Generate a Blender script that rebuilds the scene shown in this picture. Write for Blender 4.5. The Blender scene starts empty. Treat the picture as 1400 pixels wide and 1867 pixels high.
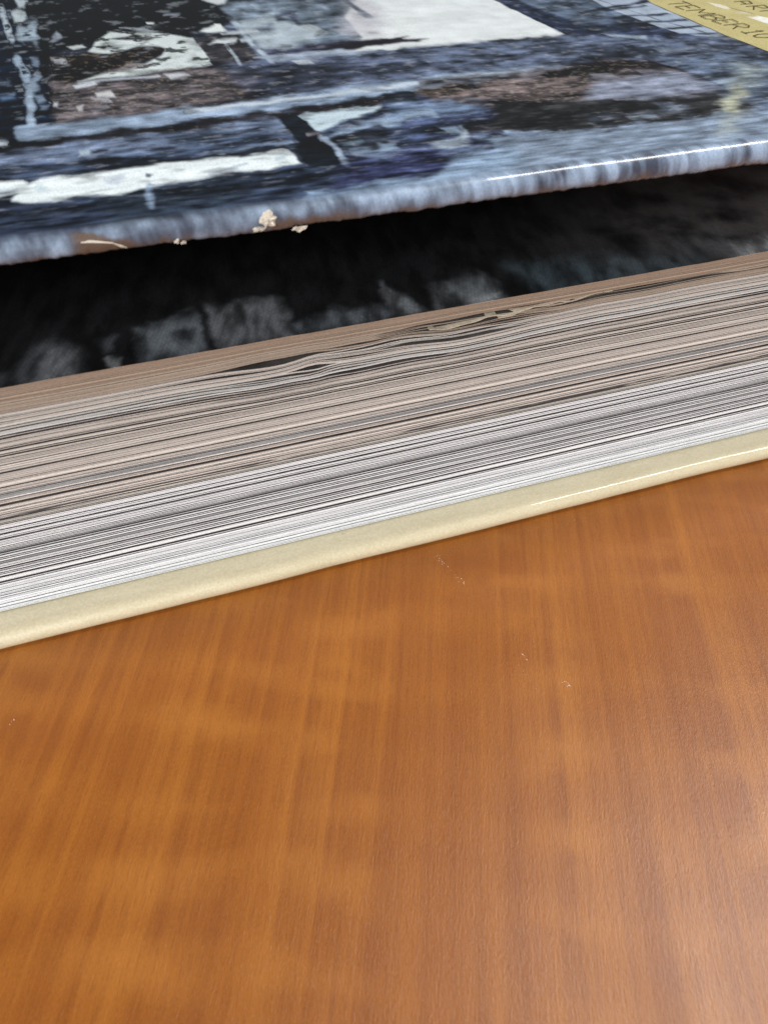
import bpy, math, random
import numpy as np

# ------------------------------------------------------------------ camera, world, lamps, exposure
CM = 0.01                      # everything below is written in centimetres
scene = bpy.context.scene
col = scene.collection
PITCH, YAW, CAM_Z = math.radians(44.2), math.radians(18.8), 10.2

cam_data = bpy.data.cameras.new('camera')
cam = bpy.data.objects.new('camera', cam_data)
col.objects.link(cam)
cam.location = (0, 0, CAM_Z * CM)
cam.rotation_euler = (math.pi / 2 - PITCH, 0, -YAW)
cam_data.sensor_fit = 'VERTICAL'
cam_data.sensor_height = 9.8
cam_data.sensor_width = 7.35
cam_data.lens = 9.8 * 1450 / 1867
cam_data.clip_start = 0.005
cam_data.clip_end = 20
cam_data.dof.use_dof = True
cam_data.dof.focus_distance = 0.134
cam_data.dof.aperture_fstop = 11.0
scene.camera = cam

world = bpy.data.worlds.new('World')
scene.world = world
world.use_nodes = True
bg = world.node_tree.nodes['Background']
bg.inputs['Color'].default_value = (0.80, 0.90, 1.0, 1)
bg.inputs['Strength'].default_value = 0.075

def area(name, loc, target, sx, sy, power, color):
    d = bpy.data.lights.new(name, 'AREA')
    d.shape = 'RECTANGLE'; d.size = sx * CM; d.size_y = sy * CM
    d.energy = power; d.color = color
    o = bpy.data.objects.new(name, d)
    col.objects.link(o)
    o.location = [c * CM for c in loc]
    if target is not None:
        import mathutils
        v = mathutils.Vector(target) - mathutils.Vector(loc)
        o.rotation_euler = v.to_track_quat('-Z', 'Y').to_euler()
    return o

# ceiling light panel up and to the right; unseen soft fill light added behind the viewer
area('ceiling_panel', (150, 12, 182), None, 128, 60, 66, (1.0, 0.985, 0.95))
area('front_fill_light', (-140, -170, 118), (2, 9, 2), 130, 100, 104, (0.95, 0.975, 1.0))

scene.view_settings.view_transform = 'Standard'
scene.view_settings.look = 'None'
scene.view_settings.exposure = 0.0
scene.view_settings.gamma = 1.0
scene.render.film_transparent = False

# ------------------------------------------------------------------ helpers
rng = np.random.RandomState(11)
random.seed(5)
ANG = rng.rand(256, 256) * 2 * math.pi
GX, GY = np.cos(ANG), np.sin(ANG)

def vnoise(x, y, seed=0):
    """gradient noise, about 0..1"""
    x0 = np.asarray(x, float); y0 = np.asarray(y, float)
    x = x0 * 0.857 - y0 * 0.515 + seed * 17.31; y = x0 * 0.515 + y0 * 0.857 + seed * 9.77
    xi = np.floor(x).astype(int); yi = np.floor(y).astype(int)
    fx = x - xi; fy = y - yi
    def g(i, j):
        a, b = (xi + i) & 255, (yi + j) & 255
        return GX[a, b] * (fx - i) + GY[a, b] * (fy - j)
    ux = fx ** 3 * (fx * (fx * 6 - 15) + 10); uy = fy ** 3 * (fy * (fy * 6 - 15) + 10)
    n = (g(0, 0) * (1 - ux) + g(1, 0) * ux) * (1 - uy) + (g(0, 1) * (1 - ux) + g(1, 1) * ux) * uy
    return np.clip(0.5 + n * 0.85, 0, 1)

def fbm(x, y, seed=0, octv=4):
    s = 0; amp = 0.5; tot = 0
    for o in range(octv):
        s = s + amp * vnoise(x * 2 ** o, y * 2 ** o, seed + o * 3)
        tot += amp; amp *= 0.5
    return s / tot

def sstep(a, b, x):
    t = np.clip((x - a) / (b - a), 0, 1)
    return t * t * (3 - 2 * t)

def mesh_obj(name, verts, faces, mat, parent=None, smooth=False, colors=None):
    me = bpy.data.meshes.new(name)
    me.from_pydata((np.asarray(verts, float) * CM).tolist(), [], faces)
    me.update()
    if smooth:
        me.polygons.foreach_set('use_smooth', [True] * len(me.polygons))
    if colors is not None:
        at = me.color_attributes.new('print', 'FLOAT_COLOR', 'POINT')
        rgba = np.ones((len(verts), 4)); rgba[:, :3] = colors
        at.data.foreach_set('color', rgba.ravel())
    if mat: me.materials.append(mat)
    o = bpy.data.objects.new(name, me)
    col.objects.link(o)
    if parent: o.parent = parent
    return o

def grid_faces(nr, nc, flip=False):
    i = np.arange(nr - 1)[:, None] * nc + np.arange(nc - 1)[None, :]
    f = np.stack([i, i + 1, i + 1 + nc, i + nc], -1).reshape(-1, 4)
    if flip: f = f[:, ::-1]
    return f.tolist()

# ------------------------------------------------------------------ materials
def new_mat(name):
    m = bpy.data.materials.new(name); m.use_nodes = True
    nt = m.node_tree
    return m, nt, nt.nodes['Principled BSDF']

def N(nt, typ, **kw):
    n = nt.nodes.new(typ)
    for k, v in kw.items():
        if k in n.inputs.keys(): n.inputs[k].default_value = v
        else: setattr(n, k, v)
    return n

def L(nt, a, b): nt.links.new(a, b)

def mix(nt, fac, a, b, blend='MIX'):
    n = nt.nodes.new('ShaderNodeMix'); n.data_type = 'RGBA'; n.blend_type = blend
    for s, v in ((n.inputs[0], fac), (n.inputs[6], a), (n.inputs[7], b)):
        if isinstance(v, bpy.types.NodeSocket): nt.links.new(v, s)
        elif isinstance(v, (int, float)): s.default_value = v
        else: s.default_value = (*v, 1)
    return n.outputs[2]

def ramp(nt, src, stops):
    n = nt.nodes.new('ShaderNodeValToRGB')
    e = n.color_ramp.elements
    while len(e) < len(stops): e.new(0.5)
    for el, (p, c) in zip(e, stops):
        el.position = p; el.color = (c, c, c, 1) if isinstance(c, (int, float)) else (*c, 1)
    nt.links.new(src, n.inputs[0])
    return n.outputs[0]

def coords(nt, scale, rotz=0.0):
    """object coordinates in centimetres, turned by rotz, then scaled per axis"""
    tc = N(nt, 'ShaderNodeTexCoord')
    m1 = N(nt, 'ShaderNodeMapping'); m1.inputs['Rotation'].default_value = (0, 0, rotz)
    m1.inputs['Scale'].default_value = (100, 100, 100)
    m2 = N(nt, 'ShaderNodeMapping'); m2.inputs['Scale'].default_value = scale
    L(nt, tc.outputs['Object'], m1.inputs[0]); L(nt, m1.outputs[0], m2.inputs[0])
    return m2.outputs[0]

def noise(nt, vec, scale=1.0, detail=3.0, rough=0.5, dist=0.0):
    n = N(nt, 'ShaderNodeTexNoise', Scale=scale, Detail=detail, Roughness=rough, Distortion=dist)
    L(nt, vec, n.inputs['Vector'])
    return n.outputs['Fac']

def bump(nt, height, strength, dist_cm, prev=None):
    b = N(nt, 'ShaderNodeBump', Strength=strength, Distance=dist_cm * CM)
    L(nt, height, b.inputs['Height'])
    if prev: L(nt, prev, b.inputs['Normal'])
    return b.outputs['Normal']

def make_wood():
    m, nt, b = new_mat('cherry_laminate')
    # grain runs along local +Y after turning
    R = math.radians(23)
    broad = noise(nt, coords(nt, (0.75, 0.03, 1), R), 1, 3, 0.55, 0.1)
    lines = noise(nt, coords(nt, (6.0, 0.10, 1), R), 1, 5, 0.65, 0.15)
    column = noise(nt, coords(nt, (0.80, 0.05, 1), R), 1, 1, 0.5, 0.0)
    patch = noise(nt, coords(nt, (0.20, 0.16, 1), R), 1, 2, 0.5, 0.0)
    wave = N(nt, 'ShaderNodeTexWave', Scale=0.30, Distortion=7.0, Detail=2.0)
    wave.bands_direction = 'Y'; wave.inputs['Detail Scale'].default_value = 0.9
    L(nt, coords(nt, (0.55, 1, 1), R), wave.inputs['Vector'])
    soft = noise(nt, coords(nt, (0.40, 0.95, 1), R), 1, 2, 0.5, 0.3)
    flame = ramp(nt, mix(nt, 0.62, wave.outputs['Color'], ramp(nt, soft, [(0.30, 0.0), (0.70, 1.0)])), [(0.1, 0.0), (0.9, 1.0)])
    strip = noise(nt, coords(nt, (0.95, 0.025, 1), R), 1, 2, 0.5, 0.0)
    pores = noise(nt, coords(nt, (34, 3.4, 1), R), 1, 4, 0.65, 0.15)
    fine = noise(nt, coords(nt, (75, 20, 1), R), 1, 3, 0.6)
    base = ramp(nt, broad, [(0.32, (0.245, 0.0740, 0.0092)), (0.50, (0.285, 0.0920, 0.0116)), (0.68, (0.330, 0.1150, 0.0148))])
    base = mix(nt, ramp(nt, lines, [(0.38, 0.0), (0.62, 0.70)]), base, (0.200, 0.0580, 0.0082))
    base = mix(nt, ramp(nt, strip, [(0.480, 0.0), (0.505, 0.24), (0.60, 0.03)]), base, (0.190, 0.0520, 0.0078))
    base = mix(nt, ramp(nt, strip, [(0.40, 0.06), (0.470, 0.28), (0.492, 0.0)]), base, (0.320, 0.1120, 0.0165))
    def masked(src, stops, mask, mstops):
        m2 = N(nt, 'ShaderNodeMath', operation='MULTIPLY')
        L(nt, ramp(nt, src, stops), m2.inputs[0]); L(nt, ramp(nt, mask, mstops), m2.inputs[1])
        return m2.outputs[0]
    base = mix(nt, masked(flame, [(0.45, 0.0), (0.95, 1.0)], column, [(0.40, 0.08), (0.60, 0.70)]), base, (0.340, 0.1220, 0.0190))
    base = mix(nt, masked(flame, [(0.05, 0.45), (0.45, 0.0)], patch, [(0.42, 0.0), (0.62, 0.8)]), base, (0.196, 0.0520, 0.0082))
    base = mix(nt, ramp(nt, pores, [(0.50, 0.0), (0.72, 0.45)]), base, (0.165, 0.0440, 0.0072))
    base = mix(nt, 1.0, base, ramp(nt, fine, [(0.25, 0.82), (0.75, 1.16)]), 'MULTIPLY')
    L(nt, base, b.inputs['Base Color'])
    rg = ramp(nt, noise(nt, coords(nt, (0.8, 0.5, 1), R), 1, 3), [(0.3, 0.33), (0.7, 0.40)])
    L(nt, rg, b.inputs['Roughness'])
    b.inputs['Specular IOR Level'].default_value = 0.46
    n1 = bump(nt, pores, 0.6, 0.006)
    n1 = bump(nt, noise(nt, coords(nt, (30, 12, 1), R), 1, 5, 0.7, 0.3), 0.6, 0.006, n1)
    n1 = bump(nt, fine, 0.6, 0.004, n1)
    L(nt, n1, b.inputs['Normal'])
    return m

def make_print(name, rough, spec, bumpd, coat=0.0):
    m, nt, b = new_mat(name)
    at = N(nt, 'ShaderNodeVertexColor'); at.layer_name = 'print'
    g = noise(nt, coords(nt, (42, 26, 30)), 1, 2, 0.6)
    c = mix(nt, 1.0, at.outputs['Color'], ramp(nt, g, [(0.25, 0.82), (0.75, 1.16)]), 'MULTIPLY')
    L(nt, c, b.inputs['Base Color'])
    sc = noise(nt, coords(nt, (3, 1.2, 3)), 1, 4, 0.6)
    L(nt, ramp(nt, sc, [(0.3, rough * 0.85), (0.7, rough * 1.25)]), b.inputs['Roughness'])
    b.inputs['Specular IOR Level'].default_value = spec
    b.inputs['Coat Weight'].default_value = coat
    b.inputs['Coat Roughness'].default_value = 0.05
    n1 = bump(nt, noise(nt, coords(nt, (30, 30, 30)), 1, 2), 0.3, bumpd)
    n1 = bump(nt, noise(nt, coords(nt, (1.6, 3.0, 2)), 1, 3), 0.3, bumpd * 6, n1)
    L(nt, n1, b.inputs['Normal'])
    return m

def make_paper():
    """page stock: its colour comes from the page (object colour); alpha below 1 marks ink bleeding over the cut edge"""
    m, nt, b = new_mat('page_paper')
    oi = N(nt, 'ShaderNodeObjectInfo')
    v = coords(nt, (1, 1, 1))
    add = N(nt, 'ShaderNodeVectorMath', operation='ADD')
    mul = N(nt, 'ShaderNodeMath', operation='MULTIPLY'); mul.inputs[1].default_value = 400
    comb = N(nt, 'ShaderNodeCombineXYZ')
    L(nt, oi.outputs['Random'], mul.inputs[0]); L(nt, mul.outputs[0], comb.inputs[0])
    L(nt, v, add.inputs[0]); L(nt, comb.outputs[0], add.inputs[1])
    def seeded(scale, detail=2, rough=0.5):
        mp = N(nt, 'ShaderNodeMapping'); mp.inputs['Scale'].default_value = scale
        L(nt, add.outputs[0], mp.inputs[0])
        return noise(nt, mp.outputs[0], 1, detail, rough)
    slow = seeded((0.5, 0.2, 1), 3, 0.6)
    grit = seeded((22, 10, 40), 2, 0.6)
    c = mix(nt, 1.0, oi.outputs['Color'], ramp(nt, slow, [(0.3, 0.90), (0.7, 1.06)]), 'MULTIPLY')
    c = mix(nt, 1.0, c, ramp(nt, grit, [(0.25, 0.80), (0.75, 1.14)]), 'MULTIPLY')
    ink = seeded((0.45, 0.2, 1), 3, 0.6)
    inv = N(nt, 'ShaderNodeMath', operation='SUBTRACT'); inv.inputs[0].default_value = 1.0
    L(nt, oi.outputs['Alpha'], inv.inputs[1])
    k = N(nt, 'ShaderNodeMath', operation='MULTIPLY')
    L(nt, ramp(nt, ink, [(0.44, 0.0), (0.52, 1.0)]), k.inputs[0]); L(nt, inv.outputs[0], k.inputs[1])
    c = mix(nt, k.outputs[0], c, (0.03, 0.03, 0.035))
    L(nt, c, b.inputs['Base Color'])
    b.inputs['Roughness'].default_value = 0.62
    b.inputs['Specular IOR Level'].default_value = 0.3
    L(nt, bump(nt, grit, 0.4, 0.004), b.inputs['Normal'])
    return m

def make_tan():
    m, nt, b = new_mat('tan_cover_paper')
    a = noise(nt, coords(nt, (1.1, 4, 3)), 1, 4, 0.6)
    f = noise(nt, coords(nt, (26, 26, 26)), 1, 3, 0.6)
    c = ramp(nt, a, [(0.3, (0.560, 0.480, 0.310)), (0.7, (0.620, 0.540, 0.365))])
    c = mix(nt, 1.0, c, ramp(nt, f, [(0.25, 0.84), (0.75, 1.10)]), 'MULTIPLY')
    sp = noise(nt, coords(nt, (7, 7, 7)), 1, 2, 0.5)
    c = mix(nt, ramp(nt, sp, [(0.74, 0.0), (0.78, 0.5)]), c, (0.22, 0.18, 0.10))
    L(nt, c, b.inputs['Base Color'])
    b.inputs['Roughness'].default_value = 0.5
    b.inputs['Coat Weight'].default_value = 0.9
    b.inputs['Coat Roughness'].default_value = 0.035
    n1 = bump(nt, noise(nt, coords(nt, (1.3, 3, 3)), 1, 2), 0.25, 0.03)
    n1 = bump(nt, f, 0.4, 0.004, n1)
    L(nt, n1, b.inputs['Normal'])
    return m

def make_plain(name, rgb, rough=0.7, scale=30.0, var=0.2, bd=0.004):
    m, nt, b = new_mat(name)
    f = noise(nt, coords(nt, (scale,) * 3), 1, 3, 0.6)
    c = mix(nt, 1.0, rgb, ramp(nt, f, [(0.25, 1 - var), (0.75, 1 + var)]), 'MULTIPLY')
    L(nt, c, b.inputs['Base Color'])
    b.inputs['Roughness'].default_value = rough
    L(nt, bump(nt, f, 0.4, bd), b.inputs['Normal'])
    return m

M_WOOD = make_wood()
M_PRINT = make_print('cover_print', 0.38, 0.25, 0.0012, 0.5)
M_FLY = make_print('endpaper_print', 0.42, 0.4, 0.0015)
M_PAPER = make_paper()
M_TAN = make_tan()
M_INNER = make_plain('gap_shade_page_face', (0.06, 0.05, 0.045), 0.6, 3.0, 0.5)  # dark page faces: shade of the gaps put into the colour
M_TORN = make_plain('torn_paper_fibre', (0.48, 0.42, 0.34), 0.85, 22.0, 0.4)
M_INK = make_plain('lettering_ink', (0.085, 0.062, 0.022), 0.5)
M_SCUFF = make_plain('scuffed_lacquer', (0.72, 0.56, 0.42), 0.6)
M_CLOTH = make_plain('spine_cloth', (0.05, 0.055, 0.08), 0.6)

# ------------------------------------------------------------------ printed pictures (book centimetres)
# 'p' polygon: points (x, depth), linear colour, softness along x and depth, opacity
# 'l' line: the same plus half width counted in softness units
COVER_PRINT = [  # print tones; the pale right side also holds reflected haze
    ('p',[(-2.007,13.064),(-0.11,12.418),(-0.504,3.189),(-1.703,3.34)],[0.016,0.023,0.045],0.086,0.326,1),
    ('p',[(-0.891,12.684),(4.021,11.012),(2.861,7.65),(1.832,7.456),(1.193,7.749),(0.323,7.597),(-0.465,7.47),(-0.562,3.891),(-0.71,6.71)],[0.011,0.011,0.015],0.076,0.302,1),
    ('p',[(-0.484,6.961),(2.014,5.718),(2.74,5.28),(3.578,4.327),(2.4,3.756),(0.942,3.693),(0.027,3.738),(-0.609,3.627)],[0.102,0.087,0.093],0.066,0.221,1),
    ('p',[(2.006,7.941),(5.875,9.841),(6.927,5.496),(8.466,5.742),(11.98,4.546),(9.251,1.039),(4.303,3.791),(2.297,3.661),(2.74,5.28),(2.014,5.718)],[0.093,0.112,0.181],0.059,0.205,1),
    ('p',[(2.86,9.854),(5.807,10.404),(5.517,8.016),(4.783,6.413),(3.147,6.24),(2.842,8.064)],[0.162,0.202,0.27],0.086,0.346,1),
    ('p',[(1.889,7.512),(2.8,7.751),(2.831,5.766),(2.042,5.773)],[0.054,0.051,0.06],0.029,0.108,1),
    ('p',[(2.869,8.307),(3.765,8.885),(3.709,8.192),(4.1,7.636),(4.381,7.133),(3.859,6.727),(3.488,6.446),(3.035,6.384)],[0.413,0.479,0.552],0.051,0.201,0.9),
    ('p',[(3.246,8.01),(3.574,8.067),(3.37,7.638),(3.019,7.677)],[0.156,0.188,0.262],0.041,0.165,0.8),
    ('p',[(4.01,8.986),(4.245,8.813),(4.087,8.413),(3.827,8.591)],[0.045,0.048,0.089],0.044,0.183,0.8),
    ('p',[(3.968,8.815),(4.069,8.599),(4.08,7.56),(3.955,7.685)],[0.08,0.093,0.15],0.032,0.13,0.8),
    ('p',[(4.182,7.945),(4.402,7.206),(4.124,7.141),(3.906,7.702)],[0.434,0.491,0.527],0.031,0.123,0.8),
    ('l',[(2.884,8.387),(2.898,6.867),(2.978,5.716)],[0.429,0.503,0.61],0.029,0.112,1,1.0),
    ('l',[(2.458,7.017),(2.464,5.694)],[0.352,0.413,0.479],0.019,0.07,0.9,1.0),
    ('p',[(2.516,8.427),(2.614,8.393),(2.571,7.829),(2.454,7.909)],[0.776,0.807,0.807],0.02,0.083,1),
    ('p',[(2.267,8.177),(2.58,8.32),(2.652,7.882),(2.339,7.828),(2.158,7.89)],[0.716,0.761,0.761],0.03,0.123,1),
    ('p',[(2.184,7.11),(2.354,7.354),(2.712,7.309),(2.591,7.046)],[0.68,0.73,0.761],0.029,0.114,0.9),
    ('l',[(2.515,7.689),(3.179,7.703)],[0.515,0.565,0.61],0.02,0.08,0.8,0.75),
    ('l',[(2.758,7.14),(3.529,7.225)],[0.515,0.578,0.644],0.02,0.077,0.8,0.75),
    ('p',[(3.019,6.354),(4.404,6.504),(5.422,6.464),(5.279,6.057),(4.284,6.102),(3.021,6.109)],[0.061,0.061,0.107],0.03,0.11,1),
    ('p',[(2.732,6.001),(3.682,6.058),(5.267,6.024),(5.142,5.667),(3.957,5.652),(3.021,5.702)],[0.352,0.413,0.515],0.029,0.105,1),
    ('p',[(3.315,5.635),(3.582,5.611),(3.612,5.369),(3.356,5.358)],[0.68,0.745,0.776],0.019,0.066,1),
    ('p',[(2.035,5.84),(3.64,5.898),(5.165,5.731),(4.744,4.535),(2.323,3.783)],[0.08,0.093,0.162],0.074,0.255,0.55),
    ('p',[(2.489,10.994),(3.253,10.733),(2.982,9.91),(2.825,9.963)],[0.61,0.658,0.687],0.034,0.152,1),
    ('p',[(6.086,10.309),(8.263,9.568),(8.448,5.709),(6.617,5.751),(5.03,5.777),(4.425,5.911),(4.838,6.585),(4.994,8.194)],[0.73,0.768,0.776],0.033,0.126,1),
    ('p',[(5.657,9.915),(5.93,8.568),(5.118,6.49),(4.571,7.068)],[0.503,0.491,0.552],0.155,0.62,0.8),
    ('p',[(3.995,6.129),(4.599,6.476),(5.681,6.453),(5.525,6.313),(5.976,6.198),(5.695,6.065),(5.096,6.119),(4.445,5.976)],[0.048,0.037,0.054],0.02,0.075,1),
    ('l',[(5.438,9.99),(5.392,8.148)],[0.188,0.209,0.27],0.046,0.196,0.9,1.0),
    ('p',[(8.241,9.576),(13.175,7.896),(10.704,4.822),(9.728,4.998),(9.054,5.383),(8.476,5.699)],[0.037,0.047,0.098],0.024,0.088,1),
    ('p',[(9.045,9.302),(10.496,8.808),(10.246,6.406),(9.173,5.992),(8.896,7.23),(8.557,8.012)],[0.117,0.15,0.216],0.098,0.387,0.75),
    ('p',[(8.263,9.568),(8.718,8.611),(9.038,6.378),(9.243,5.319),(8.468,5.662)],[0.032,0.04,0.084],0.059,0.226,0.9),
    ('p',[(10.328,8.865),(11.389,8.504),(11.268,4.788),(10.701,4.902),(10.478,5.178),(10.32,5.941),(10.204,7.161)],[0.392,0.456,0.578],0.024,0.091,1),
    ('l',[(9.51,7.021),(11.556,7.594)],[0.034,0.042,0.084],0.015,0.059,0.95,0.9166666666666667),
    ('l',[(10.038,6.981),(11.08,7.252)],[0.034,0.042,0.084],0.015,0.058,0.9,0.75),
    ('l',[(10.089,6.549),(11.146,6.464)],[0.034,0.042,0.084],0.015,0.055,0.95,0.8333333333333334),
    ('l',[(10.145,6.044),(11.179,5.955)],[0.034,0.042,0.084],0.014,0.053,0.95,0.8333333333333334),
    ('l',[(10.273,5.493),(11.187,5.432)],[0.034,0.042,0.084],0.014,0.05,0.95,0.8333333333333334),
    ('l',[(10.461,5.063),(11.195,4.934)],[0.034,0.042,0.084],0.014,0.048,0.95,0.8333333333333334),
    ('l',[(10.399,7.936),(10.649,6.269),(11.03,4.869)],[0.138,0.162,0.238],0.017,0.063,0.8,0.7142857142857143),
    ('p',[(9.122,5.599),(9.451,5.288),(9.808,5.127),(9.661,4.982),(9.185,5.221)],[0.305,0.361,0.445],0.023,0.079,0.8),
    ('p',[(0.11,7.204),(0.326,7.892),(0.581,8.426),(1.255,8.277),(1.783,7.78),(1.966,7.563),(2.0,6.595),(2.018,5.846),(1.223,5.797),(0.727,5.656),(-0.14,5.592),(0.367,5.932),(0.711,5.908),(1.297,6.695),(1.431,7.002),(1.323,7.256),(0.952,7.309),(0.46,7.015)],[0.61,0.672,0.672],0.023,0.087,1),
    ('p',[(-0.474,7.229),(0.11,7.204),(0.457,6.981),(1.042,7.279),(1.277,7.271),(1.431,7.074),(1.27,6.704),(0.842,6.311),(0.38,6.084),(-0.161,5.658),(-0.53,5.725)],[0.027,0.019,0.014],0.022,0.084,1),
    ('p',[(0.664,6.307),(1.1,6.224),(0.917,6.028),(0.591,6.012)],[0.188,0.168,0.168],0.026,0.097,0.9),
    ('p',[(1.001,8.204),(1.144,7.998),(0.914,7.844),(0.774,7.892)],[0.013,0.013,0.019],0.019,0.078,0.9),
    ('p',[(0.496,7.987),(0.89,8.084),(1.397,7.834),(1.175,7.603),(0.906,7.771)],[0.016,0.014,0.018],0.019,0.077,0.9),
    ('p',[(0.245,7.55),(0.505,7.535),(0.396,7.354),(0.273,7.432)],[0.021,0.019,0.021],0.019,0.073,0.9),
    ('p',[(-0.208,7.704),(0.05,7.689),(0.113,7.522),(-0.102,7.452)],[0.515,0.552,0.552],0.018,0.072,1),
    ('p',[(1.312,8.922),(1.455,8.916),(1.415,8.759),(1.317,8.793)],[0.753,0.776,0.776],0.015,0.064,1),
    ('p',[(0.801,8.676),(1.235,8.528),(1.541,8.18),(1.16,8.31)],[0.402,0.445,0.491],0.02,0.082,0.8),
    ('p',[(1.717,9.49),(2.027,9.43),(1.951,9.275),(1.679,9.367)],[0.188,0.216,0.27],0.021,0.091,0.9),
    ('l',[(-0.132,5.444),(0.585,5.523),(1.093,5.47)],[0.413,0.445,0.515],0.017,0.059,1,0.75),
    ('p',[(-0.217,5.387),(0.076,5.46),(0.132,5.326),(-0.187,5.207)],[0.515,0.552,0.61],0.016,0.057,1),
    ('p',[(1.191,5.559),(1.5,5.577),(1.557,5.373),(1.255,5.265)],[0.503,0.515,0.565],0.026,0.092,1),
    ('p',[(0.08,4.95),(0.321,4.923),(0.347,4.588),(0.103,4.724)],[0.61,0.617,0.631],0.024,0.082,0.9),
    ('p',[(0.006,4.704),(0.254,4.619),(0.282,4.399),(0.052,4.582)],[0.515,0.515,0.552],0.024,0.08,0.8),
    ('p',[(-0.22,4.364),(-0.12,4.355),(-0.16,4.093),(-0.22,4.113)],[0.456,0.445,0.456],0.023,0.075,0.9),
    ('p',[(-0.024,4.071),(0.19,4.327),(0.215,4.165),(0.004,3.939)],[0.262,0.262,0.305],0.031,0.1,0.8),
    ('p',[(-0.473,7.025),(-0.281,6.959),(-0.279,6.628),(-0.451,6.686)],[0.515,0.527,0.578],0.035,0.133,0.9),
    ('p',[(-0.509,8.027),(-0.321,8.734),(-0.276,8.249),(-0.423,7.85)],[0.305,0.332,0.413],0.037,0.152,0.8),
    ('p',[(-1.033,11.675),(-0.776,11.588),(-0.851,10.924),(-0.935,10.858)],[0.456,0.527,0.578],0.032,0.148,1),
    ('p',[(-1.102,10.634),(-0.977,10.778),(-0.836,10.543),(-0.826,9.91),(-0.931,9.516),(-1.067,9.732)],[0.468,0.539,0.578],0.03,0.134,1),
    ('p',[(-0.981,9.449),(-0.687,9.862),(-0.673,8.853),(-0.663,7.787),(-0.841,7.993),(-1.037,8.508)],[0.305,0.371,0.456],0.047,0.197,0.9),
    ('p',[(-0.911,9.593),(-0.774,9.547),(-0.82,9.146),(-0.933,9.349)],[0.021,0.03,0.054],0.029,0.126,0.9),
    ('p',[(-0.91,8.313),(-0.764,8.188),(-0.735,7.811),(-0.88,7.86)],[0.018,0.025,0.048],0.027,0.111,0.9),
    ('l',[(-1.298,11.076),(-1.204,9.651),(-1.112,8.382)],[0.402,0.468,0.552],0.029,0.127,1,1.0),
    ('l',[(-1.031,7.215),(-0.952,6.537),(-0.869,5.552),(-0.859,4.48),(-0.88,3.493)],[0.305,0.381,0.503],0.032,0.111,1,1.125),
    ('p',[(-0.9,5.62),(-0.718,6.394),(-0.678,6.013),(-0.796,5.248)],[0.262,0.323,0.434],0.041,0.147,0.8),
    ('p',[(-0.786,7.132),(-0.68,7.163),(-0.711,6.646),(-0.795,6.739)],[0.223,0.279,0.392],0.035,0.132,0.8),
    ('p',[(-1.303,5.988),(-1.14,5.992),(-1.125,5.696),(-1.301,5.643)],[0.117,0.156,0.238],0.04,0.145,0.9),
    ('p',[(-1.299,5.202),(-1.064,5.284),(-1.067,4.963),(-1.297,4.885)],[0.061,0.089,0.156],0.046,0.16,0.9),
    ('p',[(-0.783,5.107),(-0.671,5.15),(-0.652,4.769),(-0.747,4.697)],[0.223,0.279,0.392],0.031,0.107,0.8),
    ('p',[(-0.546,4.681),(-0.485,4.66),(-0.493,4.457),(-0.554,4.478)],[0.515,0.552,0.61],0.023,0.077,0.9),
    ('p',[(-0.751,4.545),(-0.628,4.554),(-0.653,4.261),(-0.743,4.291)],[0.188,0.238,0.342],0.03,0.101,0.8),
    ('p',[(-0.721,3.529),(0.942,3.693),(2.395,3.732),(4.554,3.994),(4.464,3.737),(2.341,3.492),(0.902,3.393),(-0.729,3.266)],[0.034,0.027,0.03],0.04,0.126,0.9),
    ('l',[(-1.008,3.449),(0.003,3.419),(1.236,3.568),(2.537,3.631),(4.286,3.741),(5.794,3.84),(7.604,3.751)],[0.262,0.332,0.468],0.033,0.105,1,1.625),
    ('l',[(1.251,3.662),(2.56,3.728),(3.401,3.709),(4.481,3.788),(5.828,3.919),(7.719,3.776)],[0.552,0.617,0.716],0.026,0.085,0.9,0.6666666666666666),
    ('p',[(-1.562,3.167),(-0.45,3.128),(1.101,3.184),(2.947,3.286),(4.728,3.478),(4.514,2.906),(2.886,3.056),(1.056,2.879),(-0.461,2.917),(-1.555,2.879)],[0.027,0.023,0.025],0.038,0.116,1),
    ('p',[(-1.554,2.819),(-1.152,2.702),(-0.535,2.817),(0.445,2.694),(1.205,2.873),(2.396,3.027),(2.537,2.789),(2.55,2.371),(1.817,2.142),(1.077,2.064),(-0.3,2.101),(-1.54,2.187)],[0.162,0.202,0.323],0.05,0.147,1),
    ('p',[(-1.543,2.335),(-0.289,2.29),(0.766,2.374),(2.123,2.516),(2.498,2.167),(2.321,1.762),(1.035,1.8),(-0.321,1.772),(-1.533,1.881)],[0.061,0.08,0.144],0.055,0.159,0.9),
    ('p',[(-0.136,2.517),(0.071,2.487),(0.027,2.381),(-0.13,2.414)],[0.03,0.03,0.04],0.021,0.061,0.9),
    ('p',[(-0.305,2.575),(-0.167,2.568),(-0.182,2.352),(-0.318,2.359)],[0.376,0.456,0.552],0.021,0.06,0.9),
    ('p',[(-0.289,2.29),(0.188,2.246),(0.225,1.922),(-0.24,2.004)],[0.042,0.048,0.068],0.041,0.116,0.9),
    ('p',[(-1.358,3.223),(-1.178,3.204),(-1.179,3.036),(-1.356,3.055)],[0.515,0.578,0.644],0.02,0.063,0.9),
    ('l',[(1.047,1.874),(1.929,1.978),(2.388,2.032)],[0.188,0.238,0.371],0.022,0.062,0.8,0.6666666666666666),
    ('p',[(-1.537,2.041),(-0.903,1.755),(-0.319,1.808),(1.047,1.874),(2.281,1.9),(2.37,1.664),(1.012,1.654),(-0.266,1.609),(-0.907,1.547),(-1.529,1.725)],[0.025,0.028,0.038],0.033,0.093,1),
    ('p',[(0.814,2.74),(1.554,2.71),(2.123,2.516),(1.61,2.213),(0.891,2.249)],[0.068,0.089,0.15],0.059,0.174,0.8),
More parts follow.
